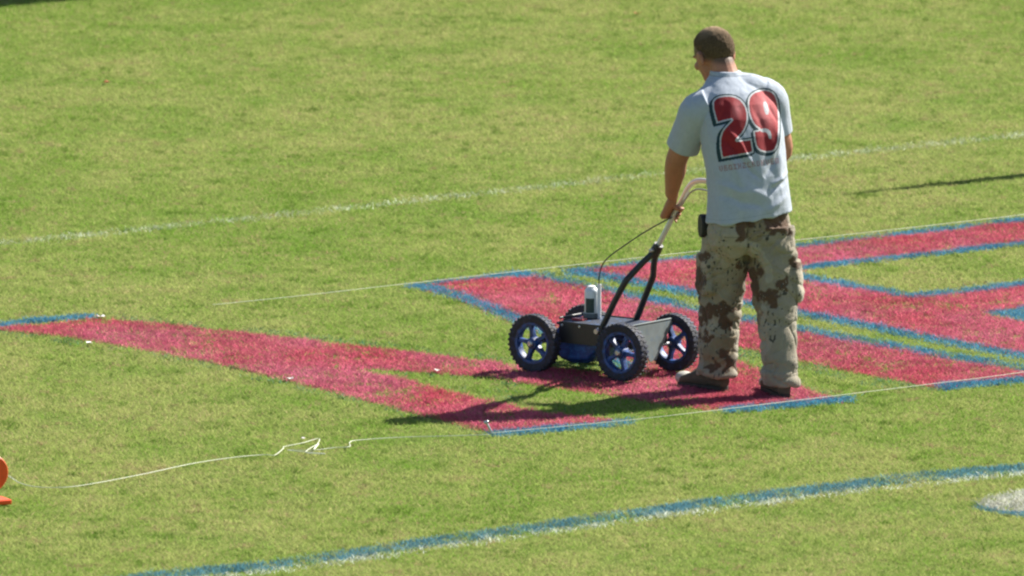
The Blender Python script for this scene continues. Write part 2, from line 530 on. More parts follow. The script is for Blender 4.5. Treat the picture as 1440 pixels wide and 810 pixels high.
# which mark does each blade belong to
ids = np.full(nb, -1)
keys = []
for th, part, poly, cov, blur in MARKS:
    if (th, part) not in keys: keys.append((th, part))
    kid = keys.index((th, part))
    W = np.array([px(x, y, .006)[:2] for x, y in poly])
    lo, hi = W.min(0) - .2, W.max(0) + .2
    cand = np.where((B[:, 0] > lo[0]) & (B[:, 0] < hi[0]) & (B[:, 1] > lo[1]) & (B[:, 1] < hi[1]))[0]
    Q = B[cand] + rng.normal(0, blur, (len(cand), 2))
    pat = np.clip(1.5 * (fbm(B[cand], (9, 5), 77, 2) - .5), -.35, .3) * (.5 if part == 'line' else 1) if cov < .9 else 0
    if part == 'red_fill':
        run = B[cand] @ np.array((.62, .78)) + .05 * (fbm(B[cand], (2, 2), 301, 2) - .5)
        seam = np.abs(((run / .115) % 1) - .5) * 2
        pat = -.30 * np.clip((seam - .84) / .16, 0, 1) * fbm(B[cand], (3, 3), 303, 2) - .28 * np.clip((fbm(B[cand], (10, 8), 305, 2) - .68) / .12, 0, 1)
    inn = inpoly(Q, W) & (rng.random(len(cand)) < cov + pat)
    sel = cand[inn]
    ids[sel] = kid
    pc = np.array(PAINT[part])
    mixf = rng.uniform(.80, 1.0, (len(sel), 1)) if part != 'pale_outline' else rng.uniform(.5, .9, (len(sel), 1))
    if part == 'line': mixf = rng.uniform(.35, .85, (len(sel), 1))
    tone = .80 + .45 * fbm(B[sel], (4, 2.2), 31, 3)[:, None]
    tint = np.ones((len(sel), 3))
    if part == 'red_fill':
        q = (fbm(B[sel], (3, 1.6), 91, 2) - .5)[:, None]
        tint = 1 + q * np.array((.10, .9, .75))
    C[sel] = (pc * tone * tint * mixf + GREEN[sel] * (1 - mixf)) * rng.uniform(.72, 1.2, (len(sel), 1))

def blades(name, mask, m, parent=None):
    n = int(mask.sum())
    me = bpy.data.meshes.new(name)
    me.vertices.add(n * 3); me.loops.add(n * 3); me.polygons.add(n)
    me.vertices.foreach_set('co', V[mask].astype(np.float32).ravel())
    me.loops.foreach_set('vertex_index', np.arange(n * 3, dtype=np.int32))
    me.polygons.foreach_set('loop_start', np.arange(0, n * 3, 3, dtype=np.int32))
    me.update(calc_edges=True)
    a = me.color_attributes.new('Col', 'FLOAT_COLOR', 'POINT')
    cc = np.ones((n, 3, 4), np.float32)
    cc[:, :, :3] = C[mask][:, None, :]
    a.data.foreach_set('color', cc.ravel())
    me.materials.append(m)
    o = bpy.data.objects.new(name, me)
    col.objects.link(o)
    o.parent = parent
    return o
M_turf = blade_mat('turf_blade', .38)
M_painted = blade_mat('painted_blade', .22)
grass = blades('grass', ids == -1, M_turf)
tag(grass, 'short sunlit yellow-green turf covering the field', 'grass', kind='stuff')
mark_roots = {}
LABELS = {
    'fork': ('painted_letter', 'long forked red letter painted on grass, blue edge at its tip, machine wheels on it', 'painted letter'),
    'legs': ('painted_letter', 'red painted letter with two legs and wide blue left edge, the man stands on it', 'painted letter'),
    'arms': ('painted_letter', 'red painted letter with parallel arms outlined in blue, right of the man', 'painted letter'),
    'far_line': ('painted_line', 'faint thin white line across the grass behind the man', 'painted line'),
    'near_line': ('painted_line', 'blue painted line edged with white across the open grass', 'painted line'),
    'disc': ('painted_disc', 'pale white painted disc with blue rim beside the blue and white line', 'painted disc'),
}
for i, (th, part) in enumerate(keys):
    if th not in mark_roots:
        nm, lb, ct = LABELS[th]
        mark_roots[th] = tag(empty(nm), lb, ct, 'painted letters on the field' if nm == 'painted_letter' else None)
    blades(part, ids == i, M_painted, mark_roots[th])['kind'] = 'stuff'
# ------------------------------------------------------------------ made-up shapes outside the frame, added only to throw shadows into it
M_added_shed = mat('added_shed_board', (.16, .17, .15), .8, 0, .1, 6)
M_added_roof = mat('added_shed_roof', (.10, .11, .11), .6, 0, .1, 9)
p0 = px(60, 5.0)
sd = np.array((math.cos(SUN_AZ), math.sin(SUN_AZ))); sp = np.array((-sd[1], sd[0]))
K = p0[:2] + 4.2 * sd
added_shed = tag(empty('shadow_caster_shed', (K[0], K[1], 0), SUN_AZ), 'tall grey board block added out of view to shade the far left corner', 'added_shed')  # unseen helper, lined up with the sun to shade the far left corner
Sh().box(0, 3.0, 0, 4.0, 0, 4.8).obj('added_wall', M_added_shed, added_shed, bevel=.02)
s_ = Sh(); s_.prism([(-.0, 4.803), (3.2, 4.803), (3.2, 4.9), (1.5, 5.5), (-.0, 4.9)], lambda a, b: (a, 0, b), lambda a, b: (a, 4.2, b)); s_.obj('added_roof', M_added_roof, added_shed)
Sh().box(-.04, -.002, 1.2, 2.2, .02, 2.1).obj('added_door', M_added_roof, added_shed, bevel=.01)
tip = px(1190, 274)
base = tip[:2] + 2.2 / math.tan(SUN_EL) * sd
added_post = tag(empty('shadow_caster_pole', (base[0], base[1], 0)), 'tall tapered white shape added out of view to throw a thin streak of shade', 'added_pole')  # unseen helper, placed and tapered to cast the narrow streak on the right
Sh().tube([(0, 0, 0), (0, 0, .8), (0, 0, 1.6), (0, 0, 2.2)], [.095, .080, .058, .020], 16).obj('shaft', mat('added_pole_white', (.75, .75, .72), .5), added_post, True)  # shaft of the added, unseen shadow caster
Sh().rev([(.0, 0), (.15, 0), (.15, .02), (.09, .05), (.0, .05)], 28).obj('base', mat('added_pole_base', (.05, .05, .05), .7), added_post, True)  # foot of the added, unseen shadow caster

# ------------------------------------------------------------------ line-marking cart (local x forward, y to its left)
M_tyre = mat('rubber', (.018, .020, .028), .75, 0, .25, 60, .4, 400, splat=(.030, .045, .110), splat_at=.55)
M_rim = mat('rim_plastic', (.012, .032, .105), .5, 0, .25, 25, splat=(.020, .090, .330), splat_at=.50)
M_hub = mat('hub_steel', (.45, .45, .48), .35, .8, .15, 60)
M_black = mat('black_steel', (.018, .018, .020), .42, .0, .2, 40, .1, 300, splat=(.06, .06, .07), splat_at=.64)
M_deck = mat('navy_deck', (.012, .018, .035), .7, .0, .3, 30, splat=(.03, .09, .22), splat_at=.58)
M_bluebox = mat('blue_splashed_steel', (.010, .045, .200), .5, .1, .35, 22, splat=(.030, .150, .450), splat_at=.52)
M_galv = mat('galvanised_sheet', (.13, .155, .155), .65, .2, .25, 18, splat=(.05, .12, .20), splat_at=.60)
M_chrome = mat('chrome_tube', (.62, .62, .60), .30, .35, .05, 40)
M_can = mat('white_can', (.62, .66, .68), .35, .1, .08, 60)
M_label = mat('can_label', (.02, .05, .04), .5, 0, .3, 80)
M_cap = mat('white_plastic', (.8, .8, .8), .4)
M_red = mat('red_plastic', (.45, .05, .05), .4)

cart = tag(empty('line_marker', (cart_c[0], cart_c[1], 0), math.atan2(.6, -.8)),
           'four-wheeled black and blue line marking cart with spray can and long handle', 'line marker')
WR = .143
def wheel():
    """wheel about local y axis, outer face towards +y"""
    root = Sh()
    prof = []
    hw = .026
    prof = [(WR - .045, -hw * .75), (WR - .030, -hw), (WR - .012, -hw), (WR - .006, -hw * .8), (WR - .004, 0), (WR - .006, hw * .8), (WR - .012, hw), (WR - .030, hw), (WR - .045, hw * .75)]
    ty = Sh().rev(prof, 56, 'y')
    n = 34
    for i in range(n):                      # tread lugs
        a = 2 * math.pi * i / n
        for s in (-1, 1):
            aa = a + (math.pi / n if s > 0 else 0)
            er = np.array((math.cos(aa), 0, math.sin(aa))); et = np.array((-math.sin(aa), 0, math.cos(aa))); ey = np.array((0, 1., 0))
            v = []
            for rr, tt in ((WR - .014, .0066), (WR - .0015, .0050)):
                for t in (-1, 1):
                    for y in (.002 * s, .0275 * s):
                        r2 = rr if abs(y) < .01 else rr - .002
                        v.append(er * r2 + et * t * tt + ey * y)
            ty.add(v, [(0, 1, 3, 2), (4, 6, 7, 5), (0, 4, 5, 1), (2, 3, 7, 6), (0, 2, 6, 4), (1, 5, 7, 3)])
    rim = Sh().rev([(WR - .056, -.020), (WR - .0435, -.022), (WR - .0435, .022), (WR - .056, .020), (WR - .060, .006), (WR - .060, -.006)], 56, 'y')
    hub = Sh().rev([(.006, -.028), (.026, -.026), (.030, -.016), (.030, .016), (.026, .027), (.006, .029)], 28, 'y')
    spokes = []
    for i in range(5):
        a = 2 * math.pi * i / 5 + R(90)
        s = Sh()
        er = np.array((math.cos(a), 0, math.sin(a))); et = np.array((-math.sin(a), 0, math.cos(a)))
        v = []
        for rr, tt, yy in ((.024, .0125, .016), (.060, .0085, .013), (WR - .052, .0115, .014)):
            for t in (-1, 1):
                for y in (-1, 1):
                    v.append(er * rr + et * t * tt + np.array((0, y * yy, 0)))
        f = []
        for b_ in (0, 4):
            f += [(b_, b_ + 1, b_ + 5, b_ + 4), (b_ + 2, b_ + 6, b_ + 7, b_ + 3), (b_, b_ + 4, b_ + 6, b_ + 2), (b_ + 1, b_ + 3, b_ + 7, b_ + 5)]
        f += [(0, 2, 3, 1), (8, 9, 11, 10)]
        s.add(v, f)
        spokes.append(s)
    cap = Sh().rev([(.0005, .0), (.015, .0), (.015, .008), (.010, .012), (.0005, .012)], 24, 'y', (0, .0295, 0))
    return ty, rim, hub, spokes, cap
ty, rim, hub, spokes, cap = wheel()
wheel_src = None
for i, (wx, wy) in enumerate(((.26, .21), (-.26, .21), (-.26, -.21), (.26, -.21))):
    e = bpy.data.objects.new('wheel', None)
    col.objects.link(e); e.parent = cart
    e.location = (wx, wy, WR + .001); e.rotation_euler = (0, R((12, 47, -20, 30)[i]), 0 if wy > 0 else math.pi)
    if wheel_src is None:
        wheel_src = [ty.obj('tyre', M_tyre, e, True), rim.obj('rim', M_rim, e, True), hub.obj('hub', M_rim, e, True), cap.obj('hub_cap', M_hub, e, True)]
        wheel_src += [s.obj('spoke', M_rim, e, True, bevel=.002) for s in spokes]
    else:
        for o in wheel_src:
            c = o.copy(); col.objects.link(c); c.parent = e
for wx in (.26, -.26):
    Sh().tube([(wx, -.19, WR), (wx, .19, WR)], .009, 14).obj('axle', M_hub, cart, True)
# chassis: side rails, deck, blue spray housing, side plates, rear sheet
for s in (-1, 1):
    Sh().box(-.275, .275, .125 * s - .013, .125 * s + .013, .150, .182).obj('side_rail', M_black, cart, bevel=.004)
Sh().box(-.265, .175, -.150, .150, .236, .246).obj('deck', M_deck, cart, bevel=.003)
for s in (-1, 1):
    Sh().box(-.10, .155, .1525 * s - .002, .1525 * s + .002, .150, .252).obj('side_plate', M_black, cart, bevel=.001)
s_ = Sh()
secs = [(-.06, .10, .13, .234), (.02, .115, .055, .234), (.12, .118, .045, .232), (.19, .115, .06, .215), (.235, .105, .095, .17)]
rings = []
for xx, hw, z0, z1 in secs:
    rings.append([(xx, hw, z0 + .02), (xx, hw, z1), (xx, -hw, z1), (xx, -hw, z0 + .02), (xx, -hw + .03, z0), (xx, hw - .03, z0)])
s_.loft(rings); s_.obj('spray_housing', M_bluebox, cart, bevel=.006)
s_ = Sh()
tri = [(.150, .262), (-.165, .262), (-.175, .245), (-.02, .085), (.03, .080), (.150, .235)]
s_.prism(tri, lambda a, b: (-.272 - (.262 - b) * .12, a, b), lambda a, b: (-.275 - (.262 - b) * .12, a, b)); s_.obj('rear_guard', M_galv, cart)
Sh().tube([(-.274, -.165, .264), (-.274, .150, .264)], .004, 10).obj('guard_edge', M_galv, cart, True)
for yy in (-.13, -.06, .10):
    Sh().rev([(.0005, 0), (.008, 0), (.008, .010), (.0005, .012)], 12, 'z', (-.245, yy, .246)).obj('bolt', M_hub, cart, True)
for xx in (-.08, .03, .135):
    for s in (-1, 1):
        Sh().rev([(.0005, 0), (.007, 0), (.006, .005), (.0005, .006)], 10, 'y', (xx, .1548 * s if s > 0 else -.1608, .235)).obj('bolt', M_hub, cart, True)
Sh().tube(spline([(.15, -.055, .262), (.185, -.05, .262), (.205, -.03, .235), (.20, -.01, .20)], 18), .006, 10).obj('paint_hose', M_black, cart, True)
Sh().tube([(.175, -.12, .262), (.175, .12, .262)], .006, 10).obj('front_rail', M_black, cart, True)
# fork, collar, handle
for s in (-1, 1):
    pts = [(-.075, .135 * s, .215), (-.10, .133 * s, .262), (-.155, .124 * s, .37), (-.205, .112 * s, .462), (-.222, .095 * s, .492), (-.262, .048 * s, .555), (-.298, .014 * s, .600)]
    Sh().tube(spline(pts, 30), .0155, 14).obj('fork_arm', M_black, cart, True)
Sh().rev([(.0005, -.02), (.014, -.02), (.016, 0), (.012, .012), (.0005, .012)], 14, 'y', (-.075, .158, .222)).obj('fork_bolt', M_hub, cart, True)
ax = np.array((-.168, 0, .27)); ax /= np.linalg.norm(ax)
c0 = np.array((-.290, 0, .588))
Sh().tube([c0, c0 + ax * .03, c0 + ax * .065], [.026, .027, .024], 18, ends=False).obj('collar', M_black, cart, True)
Sh().tube([c0 + ax * .035 + np.array((0, .02, 0)), c0 + ax * .035 + np.array((0, .048, 0))], [.007, .009], 12).obj('collar_bolt', M_hub, cart, True)
hp = [c0 + ax * .02, (-.36, 0, .706), (-.415, 0, .797), (-.468, 0, .882), (-.492, 0, .925), (-.525, 0, .957), (-.57, 0, .970), (-.64, 0, .968), (-.70, 0, .962)]
HANDLE = spline(hp, 60)
Sh().tube(HANDLE, .0125, 16).obj('handle_tube', M_chrome, cart, True)
lv = spline([(-.462, .006, .842), (-.492, .010, .882), (-.525, .012, .915), (-.57, .012, .930), (-.64, .012, .925)], 24)
Sh().tube(lv, .0065, 12, flat=.6).obj('trigger_lever', M_hub, cart, True)
Sh().tube([(-.66, 0, .966), (-.72, 0, .961)], [.017, .018], 16).obj('grip', M_black, cart, True)
# spray can in its holder, with the trigger cable
cx_, cy_ = .115, -.055
can = Sh().rev([(.0005, .252), (.033, .252), (.0345, .258), (.0345, .375), (.031, .385), (.024, .392), (.0005, .392)], 32, 'z', (cx_, cy_, 0)).obj('spray_can', M_can, cart, True)
Sh().rev([(.0005, .392), (.019, .392), (.019, .400), (.012, .404), (.0005, .404)], 24, 'z', (cx_, cy_, 0)).obj('can_base', M_cap, can, True)
n = 14; v = []; f = []
for i in range(n + 1):                    # wrapped label on the side that faces the left wheels
    a = R(72) + R(75) * i / n
    for zz in (.275, .345):
        v.append((cx_ + .0352 * math.cos(a), cy_ + .0352 * math.sin(a), zz))
for i in range(n): f.append((2 * i, 2 * i + 2, 2 * i + 3, 2 * i + 1))
mesh_obj('label', v, f, M_label, can, True)
Sh().box(-.010, .010, -.004, .004, .246, .415).obj('can_bracket', M_cap, cart, bevel=.002).location = (cx_ - .046, cy_ + .002, 0)
Sh().rev([(.035, .250), (.041, .250), (.041, .272), (.035, .272)], 32, 'z', (cx_, cy_, 0)).obj('can_holder', M_galv, cart, True)
Sh().box(.085, .15, .02, .06, .246, .256).obj('release_tab', M_red, cart, bevel=.002)
cb = spline([(cx_ - .046, cy_ + .004, .415), (cx_ - .050, cy_ + .006, .46), (cx_ - .075, cy_ + .012, .515), (-.03, -.01, .565), (-.16, .025, .640), (-.27, .035, .705), (-.37, .030, .760), (-.41, .016, .782)], 50)
Sh().tube(cb, .0032, 8).obj('trigger_cable', M_black, cart, True)

# ------------------------------------------------------------------ the man
def cl(x, y, z):      # cart local -> world
    return np.array((cart_c[0] + fwd[0] * x + lft[0] * y, cart_c[1] + fwd[1] * x + lft[1] * y, z))
YAW = R(29)
FW = np.array((-math.sin(YAW), math.cos(YAW), 0)); RT = np.array((math.cos(YAW), math.sin(YAW), 0)); UP = np.array((0, 0, 1.))
def ring(c, w, d, tilt=0.0, e=2.4, n=36, fw=FW, rt=RT, lean=0.0):
    a = np.linspace(0, 2 * math.pi, n, endpoint=False)
    ca, sa = np.cos(a), np.sin(a)
    u = np.sign(ca) * abs(ca) ** (2 / e) * w
    v = np.sign(sa) * abs(sa) ** (2 / e) * d
    return np.asarray(c) + u[:, None] * rt + v[:, None] * fw + (tilt * u)[:, None] * UP + (lean * v)[:, None] * UP

# torso stations: (z, cx, cy, half width, half depth, tilt)
TORSO = [(.845, 1.122, .000, .214, .142, .12), (.90, 1.120, .002, .207, .140, .11), (.97, 1.116, .008, .200, .136, .08), (1.05, 1.110, .020, .197, .138, .05),
         (1.14, 1.100, .040, .200, .146, .02), (1.23, 1.088, .062, .206, .150, 0), (1.31, 1.074, .085, .205, .145, -.02), (1.375, 1.058, .105, .190, .130, -.03),
         (1.425, 1.042, .122, .160, .112, -.03), (1.463, 1.028, .137, .120, .092, -.02), (1.495, 1.016, .150, .085, .076, 0)]
SH_L, EL_L, WR_L = np.array((.882, .035, 1.350)), np.array((.783, .140, 1.105)), np.array((.758, .345, .905))
SH_R, EL_R, WR_R = np.array((1.220, .205, 1.385)), np.array((1.280, .245, 1.125)), np.array((1.085, .345, 1.015))
HEAD = np.array((.956, .225, 1.590))
hf = np.array((-.60, .79, -.50)); hf /= np.linalg.norm(hf)          # where the face points
hl_ = np.cross(UP, hf); hl_ /= np.linalg.norm(hl_)                    # his left
hu = np.cross(hf, hl_)
HAX = np.stack((hf, hl_, hu))
HS = 1.09
def hd(f_, l_, u_): return HEAD + HS * (f_ * hf + l_ * hl_ + u_ * hu)

person = tag(empty('person', (1.11, 0, 0)), 'man in grey number 29 T-shirt and desert camouflage trousers pushing a line marking cart', 'person')
PL = np.array((1.11, 0, 0))

def limb(sh, pts, radii, n=16):
    P = spline(pts, 4 * len(pts)); s = np.linspace(0, len(pts) - 1, len(P))
    sh.tube(P, np.interp(s, range(len(pts)), radii), n)

def grip_hand(sh, c, axis, wrist, side, flip=1):
    """a hand closed round a bar: c on the bar axis, wrist where the arm ends"""
    axis = axis / np.linalg.norm(axis)
    w = wrist - c; w = w - (w @ axis) * axis; w /= np.linalg.norm(w)       # from the bar towards the wrist
    b = np.cross(axis, w) * flip                                           # side round which the fingers close
    rb = .0225
    pc = c + w * .030 + b * .010
    # palm: a flat slab of three overlapping tubes between the knuckles and the wrist
    for q in (-.030, -.010, .010, .030):
        sh.tube([wrist + axis * q * .55, pc + w * .018 + axis * q * .95, c + w * .020 + b * .022 + axis * q], [.020, .0165, .0135], 10)
    for i, (q, ln) in enumerate(((.033, 215), (.0115, 235), (-.010, 225), (-.031, 195))):
        a = np.radians(np.linspace(35, 35 + ln, 9))
        r = rb + .001 * (i % 2)
        pts = [c + axis * q + r * (np.cos(t) * w + np.sin(t) * b) for t in a]
        sh.tube(pts, np.linspace(.0098, .0074, 9) * (1, 1.04, 1, .88)[i], 10)
    # thumb from the base of the palm the other way round
    a = np.radians(np.linspace(20, -120, 7))
    tp = [wrist + axis * .030 + w * -.006] + [c + axis * (.040 + .012 * k / 7) + (rb + .003) * (np.cos(t) * w + np.sin(t) * b) for k, t in enumerate(a)]
    sh.tube(tp, np.linspace(.0145, .0088, len(tp)), 10)

body = Sh()
# trunk inside the clothes
body.loft([ring((cx, cy, z), w_ * .82, d_ * .80, t_) for z, cx, cy, w_, d_, t_ in TORSO])
# neck and head
limb(body, [(1.030, .130, 1.43), (1.008, .158, 1.495), hd(-.030, 0, -.050), hd(-.005, 0, .00)], [.074, .066, .060, .056])
body.ell(hd(-.006, 0, .018), (HS * .098, HS * .078, HS * .092), HAX, 28, 18)
body.ell(hd(.030, 0, -.035), (HS * .062, HS * .064, HS * .078), HAX, 22, 14)
body.ell(hd(.052, 0, -.085), (HS * .036, HS * .045, HS * .034), HAX, 18, 12)          # jaw
body.ell(hd(.078, 0, -.102), (HS * .018, HS * .022, HS * .016), HAX)                  # chin
body.ell(hd(.085, 0, .022), (HS * .014, HS * .050, HS * .012), HAX)                   # brow
body.tube([hd(.090, 0, .012), hd(.105, 0, -.018), hd(.110, 0, -.030)], [.008, .011, .013], 10)
body.ell(hd(.088, 0, -.066), (HS * .014, HS * .026, HS * .010), HAX)                  # lips
for s in (-1, 1):
    body.ell(hd(.070, .040 * s, -.025), (HS * .024, HS * .022, HS * .020), HAX)       # cheek
    body.ell(hd(-.004, .085 * s, -.018), (HS * .021, HS * .011, HS * .034), HAX)      # ear
    body.tube([hd(-.010, .092 * s, .010), hd(-.022, .097 * s, -.008), hd(-.012, .093 * s, -.034)], .006, 8)
# arms
limb(body, [SH_L + (.03, 0, .01), SH_L, SH_L * .5 + EL_L * .5, EL_L, EL_L * .62 + WR_L * .38, WR_L], [.055, .062, .058, .052, .052, .031])
limb(body, [SH_R - (.03, 0, -.01), SH_R, SH_R * .5 + EL_R * .5, EL_R, EL_R * .62 + WR_R * .38, WR_R], [.055, .062, .058, .052, .050, .031])
hc = cl(-.415, 0, .797); hax = cl(-.468, 0, .882) - cl(-.36, 0, .706)
grip_hand(body, hc, hax, WR_L + (hc - WR_L) * .22, 1, -1)
gc = cl(-.665, 0, .966); gax = cl(-.70, 0, .962) - cl(-.64, 0, .968)
grip_hand(body, gc, gax, WR_R + (gc - WR_R) * .22, 1, 1)
# legs inside the trousers
HIP_L, KN_L, AN_L = np.array((1.030, .01, .86)), np.array((.992, .115, .47)), np.array((.968, .090, .085))
HIP_R, KN_R, AN_R = np.array((1.210, .02, .86)), np.array((1.240, .00, .47)), np.array((1.272, -.125, .085))
limb(body, [HIP_L, KN_L, AN_L, AN_L * (1, 1, .6)], [.080, .055, .032, .028])
limb(body, [HIP_R, KN_R, AN_R, AN_R * (1, 1, .6)], [.080, .055, .032, .028])
BV, BF, BN = body.fused(.0042, 4, .45)
skin = np.tile(np.array((.37, .165, .100)), (len(BV), 1)) * (.88 + .24 * fbm(BV, (30, 30, 30), 5, 3))[:, None]
rel = (BV - HEAD) @ HAX.T / HS                                                # face features: front, left, up
onhead = (np.abs(rel) < (.15, .1, .13)).all(1) & (rel[:, 0] > .03)
lips = onhead & (np.hypot(rel[:, 1] / .026, (rel[:, 2] + .066) / .009) < 1)
skin[lips] = (.36, .11, .09)
for s in (-1, 1):
    q = np.hypot((rel[:, 1] - s * .033) / .015, (rel[:, 2] - .002) / .007)
    skin[onhead & (q < 1)] = (.55, .52, .48)
    skin[onhead & (np.hypot((rel[:, 1] - s * .033) / .006, (rel[:, 2] - .002) / .007) < 1)] = (.03, .02, .015)
    skin[onhead & (np.hypot((rel[:, 1] - s * .034) / .024, (rel[:, 2] - .026) / .006) < 1)] = (.09, .06, .035)
# shaved hair that fades into the skin round the crop
fade = np.clip((rel[:, 2] - (-.092 + np.clip(rel[:, 0] + .085, 0, .14) * .66)) / .026, 0, 1) * (rel[:, 0] < .06) * (np.abs(rel) < (.14, .0805, .14)).all(1)
fade = (fade * .9 * (.75 + .5 * fbm(BV, (150, 150, 150), 6, 2)).clip(0, 1))[:, None]
skin = skin * (1 - fade) + np.array((.085, .056, .036)) * fade
M_skin = mat('skin', (.4, .2, .13), .55, 0, .08, 60, .12, 500, .35, attr='Col')
mesh_obj('body', BV, BF, M_skin, person, True, skin, None).location = -PL

# hair: close-cropped, thin on top and tinted paler there as if sunlit, thickness running out at the hairline
hs = Sh(); hs.ell(hd(-.006, 0, .018), (HS * .0985, HS * .0783, HS * .0925), HAX, 130, 90)
HV = np.array(hs.v)
rl = (HV - HEAD) @ HAX.T / HS
f_, l_, u_ = rl.T
line = np.where(f_ > .030, .048 + (f_ - .030) * .35, np.where(f_ > -.030, -.004 + (f_ + .030) * .85, -.086 + np.clip(f_ + .090, 0, .06) * 1.1))
line = line + .014 * (fbm(HV, (60, 60, 60), 9, 2) - .5)
marg = u_ - line
nrm = rl / (np.linalg.norm(rl, axis=1)[:, None])
off = np.clip(marg / .030, 0, 1) * .0075 - .0012 * (marg < .004) + (fbm(HV, (150, 150, 150), 8, 2) - .5) * .0055
HV = HV + (nrm @ HAX) * (off * HS)[:, None]
hf_ = [q for q in hs.f if len(q) == 4 and marg[list(q)].min() > 0]
sunlit_top = np.clip(1.25 - np.hypot((f_ + .035) / .055, l_ / .060) - np.clip((.055 - u_) / .04, 0, 1), 0, 1)[:, None]  # sunlight on top of the head, put into the hair colour
HC = np.array((.095, .064, .036)) * (1 - sunlit_top) + np.array((.330, .235, .145)) * sunlit_top
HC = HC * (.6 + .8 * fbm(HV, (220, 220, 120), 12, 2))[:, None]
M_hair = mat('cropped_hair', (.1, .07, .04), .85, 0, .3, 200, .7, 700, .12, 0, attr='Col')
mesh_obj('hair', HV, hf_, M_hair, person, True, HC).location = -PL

# T-shirt
shirt = Sh()
shirt.loft([ring((cx, cy, z), w_, d_, t_) for z, cx, cy, w_, d_, t_ in TORSO])
shirt.loft([ring((cx, cy, z), w_, d_, t_) for z, cx, cy, w_, d_, t_ in ((1.46, 1.026, .138, .100, .085, 0), (1.50, 1.014, .151, .079, .073, 0), (1.520, 1.008, .156, .071, .068, 0))])
def sleeve(S, E, out, t_end, r_end):
    d = (E - S)
    P = [S - d * .10 - out * .045, S + d * .05, S + d * .35, S + d * t_end]
    rr = [.080, .086, .080, r_end]
    Q = spline(P, 14); s = np.linspace(0, 3, 14)
    shirt.tube(Q, np.interp(s, range(4), rr), 26, ends=False)
sleeve(SH_L, EL_L, np.array((-1., -.2, 0)), .80, .076)
sleeve(SH_R, EL_R, np.array((1., .3, 0)), .70, .074)
limb(shirt, [(1.010, .142, 1.450), (.960, .095, 1.405), SH_L + (.02, 0, -.002)], [.066, .076, .080], 24)
limb(shirt, [(1.025, .140, 1.450), (1.110, .165, 1.428), SH_R + (-.02, 0, .005)], [.068, .080, .082], 24)
SV, SF, SN = shirt.fused(.0032, 14, .5)
# folds
sx = (SV - np.array((1.09, .04, 0))) @ RT; sz = SV[:, 2]; sb = -(SN @ FW)
ph = fbm(SV, (6, 6, 5), 41, 3)
def fold(a, b, wd, amp):
    """a soft ridge along the segment a-b measured in (sideways, height) on the shirt"""
    a, b = np.array(a, float), np.array(b, float)
    P2 = np.stack((sx, sz), 1) + ((ph - .5) * .05)[:, None]
    t = np.clip(((P2 - a) @ (b - a)) / ((b - a) @ (b - a)), 0, 1)
    dd = np.hypot(*(P2 - a - t[:, None] * (b - a)).T)
    return amp * np.exp(-(dd / wd) ** 2) * np.sin(np.clip(t * 1.0 + .0, 0, 1) * math.pi) ** .6
disp = .010 * (fbm(SV, (9, 9, 4), 51, 3) - .5) + .004 * (fbm(SV, (28, 28, 14), 53, 2) - .5)
for a, b, wd, amp in (((-.17, 1.30), (-.02, 1.10), .016, .011), ((-.18, 1.24), (.00, 1.02), .014, -.010), ((-.17, 1.18), (-.06, .98), .018, .010),
                      ((.17, 1.28), (.06, 1.12), .015, .010), ((.18, 1.20), (.02, 1.04), .013, -.009), ((.19, 1.06), (.06, 1.00), .012, .013), ((.19, 1.03), (.05, .975), .012, -.012),
                      ((-.19, 1.02), (.06, .93), .018, .009), ((-.18, .97), (.02, .89), .016, -.009), ((.16, .95), (.02, .88), .016, .009),
                      ((-.10, 1.40), (-.17, 1.27), .014, -.010), ((.10, 1.40), (.16, 1.28), .014, -.010), ((.03, 1.38), (.07, 1.05), .022, -.008), ((.12, 1.30), (.12, .95), .02, .008)):
    disp = disp + fold(a, b, wd, amp)
hem = np.clip((sz - .83) / .06, 0, 1)
disp = disp + (1 - hem) * .006 * np.sin(np.arctan2((SV - (1.12, 0, 0)) @ FW, (SV - (1.12, 0, 0)) @ RT) * 9)
SV = SV + SN * disp[:, None]
# colours: heather grey, the printed number, the lettering under it, neckband and hem seams
SC = np.tile(np.array((.350, .390, .455)), (len(SV), 1)) * (.93 + .14 * fbm(SV, (60, 60, 60), 61, 3))[:, None]
PP = proj(SV); back = (SN @ (CAM - SV.mean(0))) > 0
def cp(pts): return smooth_poly([(980 + x / 5.4, 100 + y / 5.4) for x, y in pts], 1)
TWO = cp([(112, 255), (130, 205), (190, 183), (280, 183), (350, 222), (388, 300), (390, 390), (355, 468), (303, 522), (305, 527), (415, 512), (417, 512), (432, 618), (430, 622), (192, 665), (188, 664), (170, 565), (180, 470), (215, 420), (262, 374), (262, 368), (152, 397), (148, 395)])
NIN = cp([(400, 180), (455, 145), (530, 135), (592, 165), (618, 230), (628, 340), (628, 480), (618, 560), (590, 612), (530, 622), (470, 605), (440, 560), (428, 460), (430, 452), (480, 445), (440, 420), (408, 370), (388, 300), (385, 230)])
HOLE = cp([(498, 235), (530, 230), (552, 325), (520, 335)])
NOTCH = cp([(476, 436), (556, 438), (570, 512), (546, 516), (535, 464), (482, 462)])
near = back & (PP[:, 0] > 985) & (PP[:, 0] < 1102) & (PP[:, 1] > 110) & (PP[:, 1] < 248)
idx = np.where(near)[0]
Q = PP[idx]
RED_P, WH_P, DK_P = np.array((.25, .016, .022)), np.array((.46, .48, .50)), np.array((.014, .040, .050))
d2, d9 = polydist(Q, TWO), polydist(Q, NIN)
dsh = np.minimum(polydist(Q + (3.4, -3.2), TWO), polydist(Q + (2.0, -3.2), NIN))
dm = np.minimum(d2, d9)
cc = SC[idx]
cc[(dsh < 1.6) | (dm < 1.8)] = DK_P
cc[dm < 0] = WH_P
redm = (d2 < -2.1) | (d9 < -2.1)
